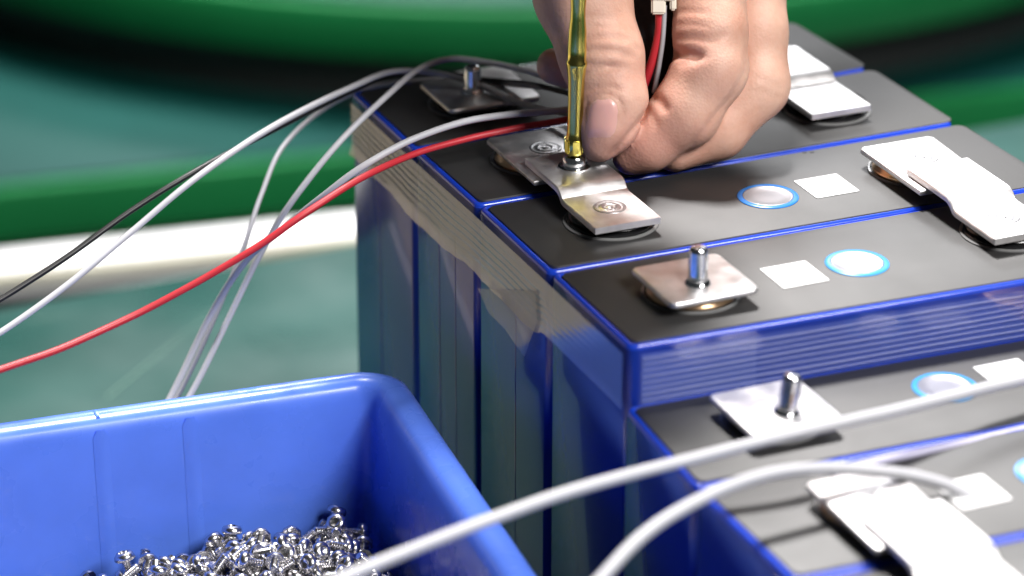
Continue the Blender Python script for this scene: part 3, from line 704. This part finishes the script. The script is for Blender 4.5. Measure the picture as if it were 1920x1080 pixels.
# nail: a curved plate following the thumb surface
def field_at(P):
    q = (P-lo)/VOX; i = np.clip(np.floor(q).astype(int), 0, dims-2); t = q-i; r = 0
    for a in (0, 1):
        for b in (0, 1):
            for c in (0, 1):
                w = (t[..., 0] if a else 1-t[..., 0])*(t[..., 1] if b else 1-t[..., 1])*(t[..., 2] if c else 1-t[..., 2])
                r = r+w*hand[i[..., 0]+a, i[..., 1]+b, i[..., 2]+c]
    return r
thumb0 = thumb
def surf(px, py):
    z = 22.0
    for _ in range(120):
        p = L(px, py, -z); d = float(field_at(p[None])[0]); z -= min(.8, max(.05, d*.8))
        if d < .06: break
    return L(px, py, -z)
# outline of the nail: parametrised u across, v along
NU, NV = 14, 18; gridv = []
bm = bmesh.new()
for j in range(NV+1):
    v = j/NV; row = []
    yc = 184+ (268-184)*v
    half = 36*math.sqrt(max(.02, 1-(max(0, .42-v)/.44)**2))*math.sqrt(max(.22, 1-(max(0, v-.70)/.36)**2))
    cx = 1132-13*v*v; half *= 1-.14*v
    for i in range(NU+1):
        u = 2*i/NU-1; px = cx+half*u; py = yc+9*u*u*(v-.35)
        row.append((px, py, u, v))
    gridv.append(row)
vv = []
for row in gridv:
    r2 = []
    for px, py, u, v in row:
        p = surf(px, py); edge = max(abs(u), 1-2*min(v*2.2, .5) if v < .25 else 0, v)
        p = p+np.array([0, 0, .42-.72*max(0, edge-.72)/.28])
        r2.append(p)
    vv.append(r2)
NP = np.array(vv)
for _ in range(4):
    NP[1:-1, 1:-1] = .5*NP[1:-1, 1:-1]+.125*(NP[:-2, 1:-1]+NP[2:, 1:-1]+NP[1:-1, :-2]+NP[1:-1, 2:])
Vs = [[bm.verts.new(toworld(p)) for p in r] for r in NP]
for j in range(NV):
    for i in range(NU): bm.faces.new((Vs[j+1][i], Vs[j+1][i+1], Vs[j][i+1], Vs[j][i]))
obj('nail', bm, M['nail'], person)
# black sleeve
bm = bmesh.new(); s0 = HO+Vector(toworld(L(1225, -600, 42))); s1 = HO+Vector(toworld(L(1330, -1500, 120))); s2 = HO+Vector(toworld(L(1480, -2500, 330)))
path = catmull([s0, s0.lerp(s1, .5)+Vector((.004, 0, .004)), s1, s2], 12)
tube(bm, [p-HO for p in path], lambda t: .040+.022*t+.0012*math.sin(t*70), 32); obj('sleeve', bm, M['cloth'], person)
# added black tube that keeps the inside of the grip dark
cbm = bmesh.new(); tube(cbm, catmull([atd(1150, 232, th+.026), atd(1205, 190, th+.024), atd(1222, 90, th+.022), atd(1222, -40, th+.024), atd(1225, -160, th+.028)], 10), lambda t: .0085+.0003*math.sin(t*160), 18)
tag(obj('dark_grip_fill', cbm, M['cloth']), 'black tube added to keep the inside of the curled hand dark', 'dark filler')

# unseen electric screwdriver, second hand and arm, added and posed to shade the cells
PDL = Vector((BX, BY, BZ))+LEAN*.106
pd = empty('added_screwdriver', PDL, 'unseen electric screwdriver added above the gold bit to shade the cells', 'power screwdriver')
bm = bmesh.new(); lathe(bm, [(.0035, -.022), (.0065, -.020), (.0075, -.012), (.0075, -.002), (.0070, 0)], 24); obj('chuck', bm, M['steel'], pd, auto=40)
bm = bmesh.new(); lathe(bm, [(.009, 0), (.014, .006), (.0165, .03), (.016, .06), (.0175, .10), (.018, .15), (.015, .165), (.006, .168)], 32); obj('body', bm, M['dark'], pd, auto=40)
HO2 = PDL; pd.rotation_euler = LQ.to_euler(); LM = np.array(LQ.to_matrix())
lo = np.array([-58, -40, -4]); hi = np.array([58, 120, 150]); VOX = 1.3; dims = np.ceil((hi-lo)/VOX).astype(int)+1; ax = [lo[i]+VOX*np.arange(dims[i]) for i in range(3)]
added_fist = new_field()
for f_ in range(4):
    z = 28+17*f_; rr_ = (9, 9.6, 9.2, 8)[f_]; F = new_field()
    ps = [np.array([25*math.cos(R_(a)), 25*math.sin(R_(a)), z]) for a in (75, 20, -40, -95, -150)]
    for i in range(4): add_cone(F, ps[i], ps[i+1], rr_+1-.5*i, rr_+.5-.5*i, 3)
    added_fist = smin(added_fist, F, 1.6)
F = new_field(); ps = [np.array([-4, 42, 72]), np.array([-24, 20, 84]), np.array([-25, -6, 92]), np.array([-12, -24, 98])]
for i in range(3): add_cone(F, ps[i], ps[i+1], 13-2*i, 11-2*i, 3)
added_fist = smin(added_fist, F, 4)
for a, b, r1, r2 in ((np.array([12, 30, 30]), np.array([-6, 80, 92]), 13, 20), (np.array([10, 30, 78]), np.array([-6, 80, 100]), 14, 20), (np.array([-6, 80, 92]), np.array([-10, 112, 78]), 22, 21)): add_cone(added_fist, a, b, r1, r2, 10)
V2, F2 = surface_nets(added_fist); me = bpy.data.meshes.new('hand'); me.from_pydata((((V2*VOX+lo)*mm) @ LM.T+np.array(HO2-HO)).tolist(), [], F2.tolist()); me.update(); obj('hand', me, M['skin'], person)  # unseen second hand, added for its shadow
WR = HO2-HO+LQ @ Vector((-.010, .088, .086))
bm = bmesh.new(); tube(bm, catmull([WR, WR+Vector((.018, .047, -.036)), WR+Vector((.046, .137, -.098)), WR+Vector((.08, .242, .044)), WR+Vector((.095, .312, .314))], 12), lambda t: .036+.020*min(1, 2.2*t)+.0012*math.sin(t*70), 32); obj('sleeve', bm, M['cloth'], person)  # added sleeve, placed to block light and reflections on the far cells

for i, dx in enumerate((0, -.0075)):
    wire('bench_cable', [Vector((-.150+dx, .30, TZ+.0026)), Vector((-.147+dx, .38, TZ+.0026)), Vector((-.142+dx, .44, TZ+.0026)), Vector((-.136+dx, .52, TZ+.0026))], .0024, M['white_wire'], ('white cable on the bench, the nearer of two mirrored in the glossy cells', 'white cable lying on the bench against the cardboard carton')[i])
# cardboard carton geometry
bm = bmesh.new(); slab(bm, rrect(-.17, -.22, .17, .22, .004), 0, .20, .003); obj('box_body', bm, M['card'], cbx, auto=40)
bm = bmesh.new(); slab(bm, rrect(-.17, -.024, .17, .024, .002), .2003, .2008, .0002); obj('tape_strip', bm, M['tape'], cbx, auto=40)
for f in (-1, 1):
    bm = bmesh.new(); slab(bm, [(-.168, .002 if f > 0 else -.218), (.168, .002 if f > 0 else -.218), (  .168, .218 if f > 0 else -.002), (-  .168, .218 if f > 0 else -.002)], .2, .2002, .00005); obj('flap', bm, M['card'], cbx, auto=40)
